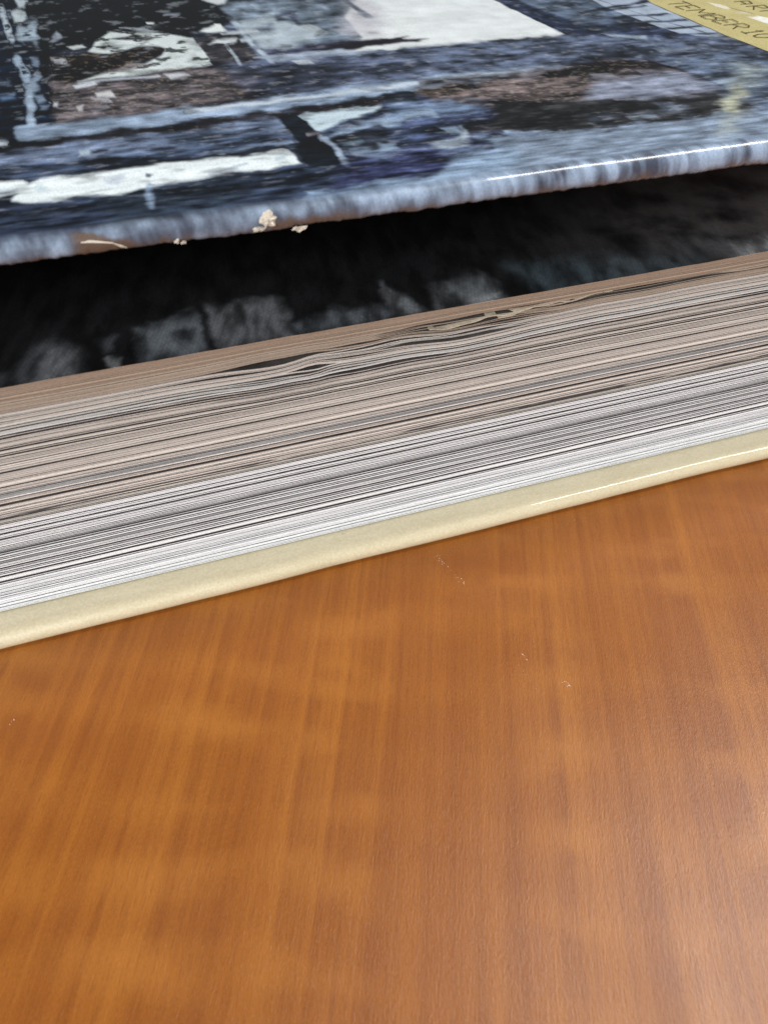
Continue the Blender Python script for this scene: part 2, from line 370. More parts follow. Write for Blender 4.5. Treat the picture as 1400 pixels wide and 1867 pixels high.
    ('p',[(-1.521,1.372),(0.27,1.095),(2.334,1.242),(3.368,1.045),(2.794,-0.643),(0.928,-0.716),(-1.473,-0.77)],[0.042,0.054,0.098],0.037,0.094,1),
    ('p',[(-0.047,1.118),(1.596,1.083),(1.34,0.159),(-0.138,0.063)],[0.034,0.045,0.068],0.126,0.324,0.8),
    ('p',[(-1.53,1.759),(-1.03,1.763),(-0.957,1.581),(-0.807,1.758),(-0.325,1.701),(0.476,1.741),(1.03,1.763),(1.655,1.707),(2.099,1.756),(2.298,1.729),(2.324,1.284),(1.895,1.183),(1.418,1.217),(1.001,1.16),(0.299,1.068),(0.064,0.947),(-0.427,1.081),(-0.676,1.02),(-0.918,1.038),(-1.134,1.16),(-1.059,1.363),(-1.518,1.226)],[0.745,0.807,0.831],0.023,0.062,1),
    ('p',[(-0.079,1.51),(0.189,1.562),(0.069,1.336),(-0.093,1.339)],[0.445,0.503,0.591],0.032,0.089,0.8),
    ('l',[(1.161,1.231),(1.676,1.466)],[0.352,0.413,0.515],0.017,0.047,0.8,0.6),
    ('p',[(2.064,1.607),(2.207,1.598),(2.187,1.369),(2.046,1.378)],[0.402,0.479,0.552],0.036,0.098,0.8),
    ('p',[(0.436,1.514),(0.509,1.453),(0.472,1.375),(0.424,1.41)],[0.117,0.138,0.188],0.013,0.036,0.9),
    ('l',[(0.423,1.129),(0.37,0.584)],[0.223,0.287,0.413],0.032,0.083,0.9,0.8),
    ('p',[(-0.844,1.56),(-0.723,1.416),(-0.788,1.337),(-0.885,1.437)],[0.456,0.552,0.604],0.025,0.068,0.8),
    ('p',[(-1.342,1.559),(-1.07,1.534),(-1.157,1.396),(-1.34,1.392)],[0.188,0.262,0.352],0.031,0.084,0.8),
    ('p',[(2.433,3.015),(2.857,3.066),(2.808,2.464),(2.93,2.064),(2.959,1.145),(2.633,1.026),(2.381,1.15),(2.355,1.751),(2.493,1.912),(2.448,2.586)],[0.019,0.023,0.032],0.03,0.086,1),
    ('p',[(2.747,2.956),(2.88,3.033),(4.032,2.993),(3.79,2.773),(3.193,2.425),(2.874,2.193),(2.814,2.371),(2.793,2.702)],[0.491,0.591,0.672],0.024,0.072,1),
    ('l',[(2.821,2.057),(2.88,1.78),(2.879,1.37),(2.863,1.024)],[0.305,0.371,0.491],0.03,0.082,0.9,1.0),
    ('l',[(2.869,2.173),(3.376,2.503),(4.144,2.828)],[0.045,0.061,0.122],0.024,0.071,0.9,0.8333333333333334),
    ('l',[(2.877,2.038),(3.286,2.21),(3.668,2.404),(4.231,2.598)],[0.305,0.392,0.565],0.032,0.093,0.8,0.5),
    ('l',[(2.66,2.2),(2.823,2.233)],[0.188,0.156,0.188],0.015,0.044,0.7,0.75),
    ('p',[(3.047,1.433),(3.529,1.517),(4.094,1.367),(3.833,1.085),(3.036,1.158)],[0.262,0.342,0.491],0.045,0.123,0.8),
    ('p',[(2.919,2.024),(3.546,2.032),(4.175,1.999),(3.956,1.414),(3.047,1.433)],[0.032,0.037,0.054],0.054,0.152,0.85),
    ('p',[(3.013,1.82),(3.315,1.803),(3.219,1.622),(3.002,1.655)],[0.107,0.15,0.195],0.038,0.106,0.8),
    ('p',[(4.136,3.298),(5.585,3.355),(6.706,2.974),(5.037,-0.267),(2.575,-0.103),(2.916,1.006),(3.501,1.0)],[0.065,0.08,0.162],0.11,0.301,1),
    ('p',[(2.97,1.181),(4.174,1.173),(3.963,0.098),(3.062,0.145),(2.42,0.279)],[0.042,0.045,0.122],0.1,0.257,0.9),
    ('p',[(4.218,3.541),(4.817,3.476),(4.514,2.906),(4.008,2.924)],[0.03,0.037,0.054],0.052,0.16,0.9),
    ('p',[(4.737,3.503),(5.693,3.607),(7.462,3.673),(8.442,3.276),(7.707,2.082),(6.349,2.281),(4.866,2.917)],[0.138,0.098,0.08],0.074,0.227,0.9),
    ('p',[(4.829,3.556),(6.018,3.496),(5.927,3.295),(5.5,3.16),(4.775,3.134)],[0.117,0.076,0.042],0.036,0.113,0.8),
    ('l',[(5.625,3.342),(5.353,2.777)],[0.061,0.058,0.068],0.054,0.165,0.8,0.6666666666666666),
    ('l',[(4.941,3.804),(6.16,3.806),(8.543,3.956)],[0.04,0.03,0.03],0.039,0.124,0.8,0.875),
    ('p',[(4.361,2.958),(5.398,2.922),(5.585,2.542),(5.136,2.315),(4.513,2.453),(3.793,2.291),(3.939,2.722)],[0.202,0.27,0.434],0.068,0.202,0.9),
    ('l',[(3.786,2.27),(4.183,2.467),(4.604,2.471)],[0.352,0.456,0.617],0.041,0.121,0.9,0.6),
    ('p',[(5.635,2.27),(5.903,2.279),(6.042,2.131),(5.9,2.005),(5.629,2.073)],[0.491,0.591,0.701],0.026,0.075,1),
    ('p',[(5.997,1.85),(6.404,1.711),(6.331,1.497),(6.024,1.649)],[0.223,0.262,0.361],0.043,0.12,0.8),
    ('p',[(5.228,1.504),(5.379,1.543),(5.399,1.446),(5.261,1.381)],[0.445,0.552,0.672],0.025,0.068,1),
    ('p',[(4.909,1.981),(5.477,1.931),(6.045,1.524),(6.335,1.425),(6.106,1.16),(5.075,1.422),(4.705,1.504)],[0.04,0.037,0.042],0.05,0.138,0.9),
    ('p',[(3.688,1.983),(4.511,2.023),(4.541,1.693),(3.72,1.622)],[0.04,0.054,0.102],0.056,0.157,0.9),
    ('p',[(4.094,1.367),(4.501,1.399),(4.803,1.831),(4.729,1.408),(4.577,1.202),(4.257,1.186)],[0.342,0.402,0.479],0.04,0.108,0.9),
    ('p',[(4.463,1.901),(4.714,1.815),(4.684,1.644),(4.49,1.665)],[0.305,0.402,0.527],0.032,0.091,0.8),
    ('p',[(3.473,1.578),(3.68,1.508),(3.683,1.299),(3.374,1.282)],[0.262,0.342,0.479],0.038,0.104,0.8),
    ('p',[(4.797,1.341),(5.252,1.274),(5.893,1.233),(6.106,1.16),(5.936,0.997),(5.06,1.038)],[0.254,0.332,0.468],0.049,0.132,0.9),
    ('p',[(4.379,1.103),(4.752,1.059),(4.632,0.615),(4.323,0.604)],[0.068,0.084,0.138],0.061,0.161,0.8),
    ('p',[(4.673,3.331),(5.752,3.528),(7.152,3.841),(8.543,3.956),(9.083,3.638),(9.282,2.99),(9.282,1.984),(8.405,1.844),(7.052,1.914),(5.484,2.321)],[0.144,0.117,0.122],0.038,0.116,0.7),
    ('p',[(7.483,2.997),(8.279,3.177),(9.114,3.048),(9.268,2.101),(8.045,2.021),(6.857,2.213)],[0.238,0.262,0.361],0.058,0.173,0.9),
    ('p',[(7.124,3.787),(8.56,3.984),(9.083,3.638),(9.03,3.394),(8.252,3.467),(6.884,3.319)],[0.034,0.025,0.023],0.03,0.096,0.95),
    ('l',[(6.962,3.472),(7.799,3.558),(8.442,3.276)],[0.032,0.025,0.025],0.03,0.093,0.8,0.8333333333333334),
    ('l',[(8.996,3.667),(9.282,2.99),(9.341,2.133)],[0.03,0.025,0.04],0.026,0.078,1,1.0),
    ('p',[(7.696,3.375),(8.033,3.353),(7.996,3.121),(7.608,3.132)],[0.305,0.305,0.376],0.04,0.122,0.9),
    ('p',[(5.605,2.587),(6.853,2.373),(8.045,2.021),(9.266,1.961),(8.837,1.18),(7.919,1.123),(6.81,1.194),(6.106,1.16),(5.146,1.577)],[0.042,0.042,0.045],0.045,0.125,1),
    ('p',[(7.879,1.761),(8.261,1.631),(8.018,1.408),(7.729,1.457)],[0.156,0.188,0.279],0.055,0.153,0.8),
    ('p',[(7.23,1.528),(7.617,1.495),(7.542,1.348),(7.169,1.354)],[0.238,0.287,0.381],0.036,0.098,0.8),
    ('p',[(6.649,1.677),(7.068,1.632),(6.771,1.277),(6.52,1.292)],[0.08,0.098,0.138],0.052,0.144,0.7),
    ('l',[(6.825,1.52),(7.692,1.469)],[0.127,0.138,0.181],0.036,0.098,0.7,0.5),
    ('p',[(5.024,1.308),(6.106,1.16),(7.462,1.112),(8.866,1.22),(9.867,1.084),(8.68,-0.361),(4.303,-0.278)],[0.231,0.283,0.392],0.043,0.111,1),
    ('p',[(4.166,0.773),(5.06,1.038),(5.097,0.456),(4.405,-0.052),(3.712,0.009)],[0.216,0.287,0.413],0.09,0.228,0.9),
    ('p',[(3.078,0.399),(3.849,0.353),(4.622,0.425),(4.532,-0.095),(2.936,-0.226)],[0.305,0.402,0.578],0.071,0.178,0.9),
    ('p',[(2.165,0.332),(2.685,0.256),(3.394,0.292),(2.936,-0.226),(1.98,-0.366)],[0.254,0.342,0.515],0.053,0.132,0.85),
    ('p',[(9.311,4.871),(11.173,3.508),(9.402,0.987),(9.026,1.633),(9.191,2.416)],[0.107,0.138,0.216],0.102,0.303,0.7),
    ('p',[(10.378,3.264),(10.654,2.841),(9.5,1.743),(8.616,1.007),(8.505,1.045),(9.263,1.823),(9.435,2.333)],[0.305,0.352,0.361],0.099,0.282,0.75),
    ('p',[(9.089,1.746),(9.679,2.25),(9.544,1.867),(8.837,1.18),(8.681,1.083),(8.69,1.433)],[0.381,0.392,0.296],0.038,0.107,0.9),
    ('p',[(9.588,1.992),(10.352,2.318),(9.249,0.914),(8.874,1.167)],[0.089,0.112,0.175],0.088,0.244,0.8),
    ('p',[(8.987,1.383),(9.376,1.514),(8.95,1.016),(8.682,1.034)],[0.065,0.061,0.054],0.057,0.153,0.8),
    ('p',[(8.224,0.782),(8.608,1.059),(8.756,1.008),(8.24,0.433),(7.9,0.328)],[0.392,0.445,0.468],0.054,0.14,0.8),
    ('l',[(9.483,4.261),(10.457,4.22)],[0.305,0.342,0.423],0.033,0.109,0.5,0.5),
    ('p',[(11.785,8.933),(11.282,7.267),(11.203,4.731),(11.26,3.62),(11.467,2.247),(17.248,8.929)],[0.578,0.497,0.231],0.015,0.053,1),
    ('l',[(11.289,7.38),(11.214,4.747),(11.261,3.549)],[0.045,0.048,0.061],0.014,0.049,0.9,0.75),
    ('p',[(12.422,7.019),(12.555,6.799),(12.567,6.453),(12.438,6.4),(12.369,6.666)],[0.839,0.807,0.658],0.013,0.049,1),
    ('p',[(12.448,6.114),(12.688,6.126),(12.644,5.862),(12.502,6.049)],[0.672,0.644,0.515],0.019,0.07,0.8),
    ('p',[(12.436,5.705),(12.71,5.748),(12.807,5.445),(12.68,4.967),(12.491,5.202)],[0.871,0.855,0.791],0.015,0.053,1),
    ('l',[(12.567,6.453),(12.7,5.935)],[0.188,0.162,0.061],0.013,0.047,0.8,0.7),
]

FLY_PRINT = [
    ('p',[(-2.304,0.221),(-1.778,0.169),(-1.499,0.743),(-1.211,0.93),(-0.876,0.531),(-0.909,0.002),(-1.517,-0.11)],[0.102,0.107,0.117],0.108,0.214,0.8),
    ('p',[(-1.36,0.696),(-0.949,0.486),(-1.049,-0.08),(-1.45,-0.07)],[0.305,0.314,0.332],0.095,0.187,0.7),
    ('p',[(-0.581,0.224),(-0.406,0.205),(-0.413,-0.009),(-0.532,-0.021)],[0.485,0.491,0.503],0.041,0.081,0.9),
    ('p',[(-0.606,0.797),(-0.389,0.767),(-0.495,0.401),(-0.599,0.437)],[0.08,0.084,0.093],0.057,0.115,0.8),
    ('p',[(-0.122,0.855),(0.814,1.001),(0.763,0.043),(-0.138,-0.062)],[0.216,0.238,0.262],0.088,0.175,0.85),
    ('p',[(0.299,0.637),(0.596,0.611),(0.563,0.399),(0.305,0.414)],[0.021,0.021,0.025],0.044,0.089,0.8),
    ('p',[(0.839,1.153),(1.938,1.026),(1.819,0.045),(0.786,-0.035)],[0.262,0.27,0.287],0.092,0.185,0.8),
    ('l',[(0.802,1.166),(0.786,-0.035)],[0.007,0.007,0.009],0.045,0.091,0.9,0.8333333333333334),
    ('l',[(1.324,0.988),(1.278,0.011)],[0.045,0.048,0.058],0.046,0.092,0.7,0.6666666666666666),
    ('p',[(1.996,0.286),(2.492,0.351),(3.226,0.341),(3.399,0.121),(2.772,-0.054),(1.99,-0.042)],[0.216,0.238,0.262],0.095,0.187,0.8),
    ('p',[(3.507,0.921),(3.706,0.509),(3.843,-0.03),(3.569,-0.095),(3.412,0.277)],[0.305,0.323,0.342],0.083,0.165,0.8),
    ('p',[(4.145,0.53),(5.041,0.757),(5.075,0.043),(4.018,-0.01)],[0.231,0.246,0.262],0.121,0.24,0.7),
    ('p',[(4.618,0.198),(5.053,0.186),(5.041,-0.03),(4.431,-0.037)],[0.456,0.468,0.479],0.069,0.134,0.7),
    ('p',[(5.512,0.782),(7.056,0.638),(8.281,0.221),(8.472,-0.226),(5.683,-0.164)],[0.061,0.084,0.098],0.151,0.298,0.8),
    ('p',[(9.25,0.288),(10.092,0.417),(9.588,-0.224),(9.006,-0.181)],[0.402,0.413,0.423],0.103,0.201,0.8),
    ('p',[(8.082,0.686),(9.535,0.822),(9.016,-0.03),(7.832,-0.008)],[0.048,0.058,0.065],0.161,0.321,0.7),
]

def paint(x, v, feats, base, warp_x, warp_v, soft=1.0):
    rgb = np.empty((len(x), 3)); rgb[:] = base
    for f in feats:
        pts = np.array(f[1]); sx, sv = f[3] * soft, f[4] * soft
        grow = (f[6] + 2) if f[0] == 'l' else 2
        x0, v0 = pts.min(0) - (grow * sx + 0.25, grow * sv + 0.25); x1, v1 = pts.max(0) + (grow * sx + 0.25, grow * sv + 0.25)
        idx = np.where((x > x0) & (x < x1) & (v > v0) & (v < v1))[0]
        if len(idx) == 0: continue
        kx = min(sx * 0.7, 0.07); kv = min(sv * 0.7, 0.14)
        X = (x[idx] + warp_x[idx] * kx) / sx; V = (v[idx] + warp_v[idx] * kv) / sv
        P = pts / np.array([sx, sv])
        n = len(P); d2 = np.full(len(idx), 1e18); inside = np.zeros(len(idx), bool)
        for i in range(n if f[0] == 'p' else n - 1):
            a = P[i]; b = P[(i + 1) % n]; e = b - a
            wx = X - a[0]; wy = V - a[1]
            t = np.clip((wx * e[0] + wy * e[1]) / max(e @ e, 1e-12), 0, 1)
            d2 = np.minimum(d2, (wx - e[0] * t) ** 2 + (wy - e[1] * t) ** 2)
            if f[0] == 'p':
                cr = ((a[1] <= V) & (b[1] > V)) | ((b[1] <= V) & (a[1] > V))
                xi = a[0] + (V - a[1]) / (e[1] if abs(e[1]) > 1e-9 else 1e-9) * e[0]
                inside ^= cr & (X < xi)
        d = np.sqrt(d2)
        if f[0] == 'p': sd = np.where(inside, -d, d)
        else: sd = d - f[6]
        k = sstep(0.75, -0.75, sd) if False else np.clip(0.5 - sd / 1.5, 0, 1)
        k = (k * k * (3 - 2 * k) * f[5])[:, None]
        rgb[idx] = rgb[idx] * (1 - k) + np.array(f[2]) * k
    return rgb

# ------------------------------------------------------------------ setting: the table
def build_table():
    x0, x1, y0, y1, th = -70, 90, -25, 60, 2.8
    b = 0.15
    outl = [(x0, y0), (x1, y0), (x1, y1), (x0, y1)]
    vs = []; fs = []
    def ring(inset, z):
        s = len(vs)
        for (x, y), (sx, sy) in zip(outl, [(1, 1), (-1, 1), (-1, -1), (1, -1)]):
            vs.append((x + sx * inset, y + sy * inset, z))
        return s
    r = [ring(b, -th), ring(0, -th + b), ring(0, -b), ring(b * 0.3, -b * 0.3), ring(b, 0)]
    fs.append(tuple(reversed(range(r[0], r[0] + 4))))
    for a, c in zip(r[:-1], r[1:]):
        for i in range(4):
            j = (i + 1) % 4
            fs.append((a + i, a + j, c + j, c + i))
    fs.append(tuple(range(r[-1], r[-1] + 4)))
    o = mesh_obj('table_top', vs, fs, M_WOOD)
    o['kind'] = 'structure'
    o['label'] = 'orange brown cherry wood table top under the book'
    return o
table = build_table()

def scuff(pts, size, n, seed):
    r = random.Random(seed); vs = []; fs = []
    for k in range(n):
        t = r.random() * (len(pts) - 1); i = int(t); t -= i
        x = pts[i][0] * (1 - t) + pts[i + 1][0] * t + r.gauss(0, 0.018)
        y = pts[i][1] * (1 - t) + pts[i + 1][1] * t + r.gauss(0, 0.03)
        s = size * r.uniform(0.3, 1.0); a = r.uniform(0, 6.28); st = len(vs); m = 5
        for q in range(m):
            rr = s * r.uniform(0.5, 1.0); an = a + q * 6.283 / m
            vs.append((x + rr * math.cos(an) * 0.6, y + rr * math.sin(an) * 1.5, 0.0025))
        c = len(vs); vs.append((x, y, 0.0045))
        for q in range(m): fs.append((st + q, st + (q + 1) % m, c))
    mesh_obj('scuff_mark', vs, fs, M_SCUFF, table)
scuff([(3.88, 8.60), (3.98, 8.3), (4.09, 7.85)], 0.012, 34, 1)
scuff([(4.36, 6.24), (4.42, 6.12)], 0.013, 5, 2)
scuff([(4.73, 5.62), (4.80, 5.47)], 0.013, 9, 3)
scuff([(-3.13, 7.55), (-3.11, 7.50)], 0.012, 4, 4)
scuff([(4.15, 7.0), (4.3, 5.6)], 0.006, 10, 5)

# ------------------------------------------------------------------ the book
book = bpy.data.objects.new('book', None)
col.objects.link(book)
book.location = (3.5 * CM, 19 * CM, 0)
book['label'] = 'thick hardback book with blue photographic cover slightly lifted, lying on the table'
book['category'] = 'book'
import mathutils
INV = mathutils.Matrix.Translation(book.location).inverted()
def into_book(o, parent=None):
    o.parent = parent or book
    if parent is None: o.matrix_parent_inverse = INV
    return o

BX0, BX1, BY1 = -10.0, 17.0, 30.0        # tail, head and spine side of the book
Z0, Z1 = 0.352, 4.33                     # foot and top of the page block
PAGE_Y = 9.40

def xcols(n_fine, lo=-2.9, hi=14.5, ends=5):
    return np.concatenate([np.linspace(BX0, lo, ends)[:-1], np.linspace(lo, hi, n_fine), np.linspace(hi, BX1, ends)[1:]])

# --- back cover
def build_back():
    xs = xcols(140)
    prof = [(BY1, 0.33), (20, 0.33), (9.2, 0.33), (9.06, 0.329)]
    cy_, cz_, ry, rz = 9.03, 0.167, 0.175, 0.162
    for a in np.linspace(82, -82, 17):
        t = math.radians(a)
        c, s = math.cos(t), math.sin(t)
        prof.append((cy_ - ry * abs(c) ** 0.85, cz_ + rz * math.copysign(abs(s) ** 0.92, s)))
    prof += [(9.12, 0.003), (20, 0.003), (BY1, 0.003)]
    prof = np.array(prof)
    w = (fbm(xs * 0.35, xs * 0, 3) - 0.5)
    verts = []
    for (y, z) in prof:
        edge = 1.0 if y < 9.1 else 0.0
        yy = y + edge * (w * 0.05)
        verts.append(np.stack([xs, yy, np.full_like(xs, z)], -1))
    V = np.concatenate(verts); n = len(xs); m = len(prof)
    f = grid_faces(m, n)
    f.append(tuple(i * n for i in range(m)))
    f.append(tuple(i * n + n - 1 for i in reversed(range(m))))
    o = mesh_obj('back_cover', V, f, M_TAN, smooth=True)
    o['label'] = 'cream tan back cover board with rounded edge'
    return into_book(o)
build_back()

# --- page block: every sheet is a page of its own
def build_pages():
    NP = 290
    f = (np.arange(NP) + 0.5) / NP                     # 0 at the top of the block, 1 at the foot
    xs = xcols(110, ends=3)
    n = len(xs)
    # openings between sheets: depth fraction, x centre, left/right width, height in cm
    OPEN = [(0.100, 1.55, 0.75, 0.75, 0.10), (0.108, 3.3, 1.2, 1.5, 0.045), (0.145, 2.15, 0.35, 0.28, 0.085), (0.118, 0.9, 0.9, 0.8, 0.03), (0.128, 2.7, 0.6, 0.9, 0.03), (0.160, 1.4, 0.7, 0.5, 0.03), (0.170, 2.6, 0.4, 0.6, 0.025), (0.092, 2.8, 0.5, 0.7, 0.03), (0.205, 1.0, 2.0, 1.5, 0.02),
            (0.152, 1.95, 0.8, 0.4, 0.03), (0.135, -2.9, 0.9, 0.75, 0.06), (0.186, 3.0, 1.6, 1.5, 0.035), (0.184, 6.2, 1.2, 1.4, 0.012),
            (0.066, 7.4, 0.7, 0.9, 0.030), (0.070, 10.2, 1.2, 3.0, 0.022), (0.064, 6.0, 0.6, 0.8, 0.018),
            (0.085, 4.4, 0.6, 0.9, 0.075), (0.068, 4.9, 0.7, 0.6, 0.035), (0.076, 3.9, 0.5, 0.5, 0.03), (0.094, 5.2, 0.5, 0.8, 0.035), (0.060, 4.2, 0.4, 0.6, 0.025), (0.112, 4.6, 0.5, 0.9, 0.03), (0.052, 5.4, 0.4, 0.6, 0.02), (0.072, 6.1, 0.5, 0.7, 0.025), (0.175, 0.2, 1.2, 1.0, 0.02),
            (0.34, 3.0, 9, 9, 0.005), (0.275, 0.0, 8, 9, 0.004), (0.30, 7.0, 6, 6, 0.005),
            (0.395, 5.0, 9, 9, 0.004), (0.455, 3.0, 9, 9, 0.005), (0.505, 8.0, 9, 9, 0.005), (0.545, -1.5, 3, 2.4, 0.012), (0.545, 7.0, 2, 1.6, 0.010),
            (0.70, 3, 12, 12, 0.005), (0.785, 3, 12, 12, 0.005), (0.832, 3, 12, 12, 0.006), (0.975, 3, 12, 12, 0.004)]
    base_gap = np.full(NP, (Z1 - Z0) / NP)
    t_i = base_gap * rng.uniform(0.75, 1.25, NP)
    t_i[f < 0.045] *= 0.9
    op = np.zeros((NP, n))
    for (fo, xc, wl, wr, h) in OPEN:
        i = int(fo * NP)
        w = np.where(xs < xc, wl, wr)
        op[i] += h * np.exp(-((xs - xc) / w) ** 2 * 1.6)
    total = t_i.sum() + op.sum(0)
    k = (Z1 - Z0) / total                              # squeeze so the block keeps its height
    # squeeze only the loose upper third: lower pages stay straight
    loose = (f < 0.30)
    t_loose = t_i[loose].sum(); t_firm = t_i[~loose].sum()
    room = (Z1 - Z0) - t_firm
    op_loose = op[loose].sum(0); op_firm = op[~loose].sum(0)
    kl = (room - op_firm - op_loose) / t_loose
    ztop = np.full(n, Z1)
    for i in range(NP):
        s = kl if loose[i] else np.ones(n)
        th = t_i[i] * s
        zt = ztop.copy(); zb = zt - th
        ztop = zb - op[i]
        # colour of the stock, some sheets darkened as shadow lines
        fi = f[i]; a = 1.0
        j = rng.rand()
        if fi < 0.058:
            c = np.array([0.275, 0.200, 0.148]) * (0.94 + 0.1 * j)
            if 0.040 < fi < 0.044: c = np.array([0.42, 0.34, 0.25])
        elif fi < 0.10:
            c = np.array([0.36, 0.285, 0.22]) * (0.78 + 0.34 * j)
        elif fi < 0.562:
            c = np.array([0.520, 0.465, 0.415]) * (0.84 + 0.28 * j)
            q = rng.rand()
            if q < 0.12: c = np.array([0.72, 0.67, 0.60])
            elif q < 0.20: c = np.array([0.34, 0.30, 0.27])
            elif q < 0.235: c = np.array([0.16, 0.135, 0.125])
            elif q < 0.28: a = 0.5
        elif fi < 0.85:
            c = np.array([0.84, 0.84, 0.835]) * (0.90 + 0.14 * j)
            q = rng.rand()
            if q < 0.10: c = np.array([0.55, 0.54, 0.54])
            elif q < 0.14: c = np.array([0.30, 0.30, 0.31])
            elif q < 0.19: a = 0.45
        else:
            c = np.array([0.85, 0.86, 0.87]) * (0.95 + 0.07 * j)
            q = rng.rand()
            if q < 0.12: c = np.array([0.62, 0.63, 0.64])
        if 0.180 < fi < 0.186: c = np.array([0.76, 0.75, 0.73]); a = 1
        if 0.186 <= fi < 0.192: a = 0.02
        if 0.150 < fi < 0.180 and rng.rand() < 0.5: c = np.array([0.50, 0.50, 0.48])
        if 0.424 < fi < 0.447: c = np.array([0.37, 0.36, 0.35]) * (0.85 + 0.35 * j); a = 0.6 if j > 0.4 else 1
        if 0.447 <= fi < 0.453: c = np.array([0.82, 0.78, 0.72]); a = 1
        if 0.453 <= fi < 0.459: c = np.array([0.14, 0.125, 0.12]); a = 1
        if 0.536 < fi < 0.542: a = 0.06
        if 0.542 <= fi < 0.562: c = np.array([0.45, 0.425, 0.38]) * (0.95 + 0.1 * j); a = 1
        if 0.688 < fi < 0.697: c = np.array([0.30, 0.31, 0.33]); a = 1
        if 0.738 < fi < 0.751: c = np.array([0.28, 0.285, 0.285]); a = 0.8
        for b_ in (0.782, 0.797, 0.812, 0.838, 0.872, 0.905, 0.976):  # near-black sheets stand for the shadow between bundles
            if abs(fi - b_) < 0.5 / NP: c = np.array([0.03, 0.03, 0.035]) if b_ < 0.86 else np.array([0.30, 0.31, 0.33]); a = 1
            elif abs(fi - b_ - 1 / NP) < 0.5 / NP or abs(fi - b_ + 1 / NP) < 0.5 / NP: c = np.array([0.86, 0.86, 0.86]); a = 1
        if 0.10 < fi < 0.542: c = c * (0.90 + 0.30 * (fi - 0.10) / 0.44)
        # cut edge: almost flush, some sheets a little back or proud
        dy = rng.normal(0, 0.009)
        if fi > 0.13 and rng.rand() < 0.14: dy += 0.06
        if fi < 0.10 or fi > 0.85: dy *= 0.35
        if 0.45 <= fi < 0.457: dy = -0.012
        yf = PAGE_Y + dy + (fbm(xs * 0.8, np.full(n, i * 0.35), 5, 3) - 0.5) * 0.01
        # torn hollow under the first sheets
        if 0.058 < fi < 0.125:
            d = sstep(3.0, 3.7, xs + (fi - 0.09) * 9 + rng.normal(0, 0.12)) * sstep(5.9, 4.9, xs + rng.normal(0, 0.15))
            yf = yf + d * (0.02 + 0.07 * rng.rand())
        if 0.058 < fi < 0.075:
            d = sstep(6.0, 6.8, xs) * sstep(9.4, 8.6, xs)
            yf = yf + d * 0.10 * rng.rand()
        g = 0.985 if fi < 0.058 else (rng.uniform(0.86, 0.97) if fi < 0.85 else rng.uniform(0.96, 0.995))
        zb2 = zt - np.minimum(th * g, th * 0.95)
        wv = 0
        V = np.concatenate([np.stack([xs, np.full(n, BY1 - 0.6), zb2], -1), np.stack([xs, yf, zb2], -1),
                            np.stack([xs, yf, zt], -1), np.stack([xs, np.full(n, BY1 - 0.6), zt], -1)])
        fc = grid_faces(4, n)
        ids = np.arange(n)
        fc += [(q, 3 * n + q, 3 * n + q + 1, q + 1) for q in range(n - 1)]
        fc += [(0, n, 2 * n, 3 * n), (n - 1, 4 * n - 1, 3 * n - 1, 2 * n - 1)]
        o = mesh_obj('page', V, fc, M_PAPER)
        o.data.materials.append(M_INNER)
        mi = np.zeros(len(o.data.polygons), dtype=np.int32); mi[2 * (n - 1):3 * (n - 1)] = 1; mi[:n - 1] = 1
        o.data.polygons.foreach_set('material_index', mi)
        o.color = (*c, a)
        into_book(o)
build_pages()

# curled, torn sheets sticking out of the hollow below the first leaves
def curl(x0, x1, z0, z1, lift, y_out, seed, colr):
    r = np.random.RandomState(seed)
    n = 26; m = 7
    xs = np.linspace(x0, x1, n); t = (xs - x0) / (x1 - x0)
    rows_ = []
    for q in range(m):
        u = q / (m - 1)                                # 0 inside the block, 1 at the free lip
        y = PAGE_Y + 0.35 - (0.35 + y_out * np.sin(np.pi * np.clip(t, 0.02, 0.98)) ** 0.6) * u
        z = z0 + (z1 - z0) * t + lift * np.sin(np.pi * t) * u + 0.022 * np.sin(t * 11 + seed * 2) * u + 0.012 * np.sin(t * 23 + seed) * u
        rows_.append(np.stack([xs, y + (vnoise(xs * 5, xs * 0, seed) - 0.5) * 0.02 * u, z], -1))
    T = np.concatenate(rows_); Bm = T - np.array([0, 0, 0.013])
    V = np.concatenate([T, Bm]); N1 = len(T)
    fc = grid_faces(m, n, True) + [tuple(N1 + q for q in reversed(ff)) for ff in grid_faces(m, n, True)]
    e = (m - 1) * n
    fc += [(e + q, N1 + e + q, N1 + e + q + 1, e + q + 1) for q in range(n - 1)]
    fc += [(q * n, N1 + q * n, N1 + (q + 1) * n, (q + 1) * n) for q in range(m - 1)]
    fc += [(q * n + n - 1, (q + 1) * n + n - 1, N1 + (q + 1) * n + n - 1, N1 + q * n + n - 1) for q in range(m - 1)]
    o = mesh_obj('torn_page', V, fc, M_PAPER, smooth=False)
    o.color = (*colr, 1.0)
    into_book(o)
curl(3.9, 5.6, 4.00, 4.10, -0.02, -0.01, 1, (0.50, 0.43, 0.32))
curl(5.0, 6.9, 4.03, 4.12, 0.02, 0.0, 2, (0.46, 0.38, 0.28))

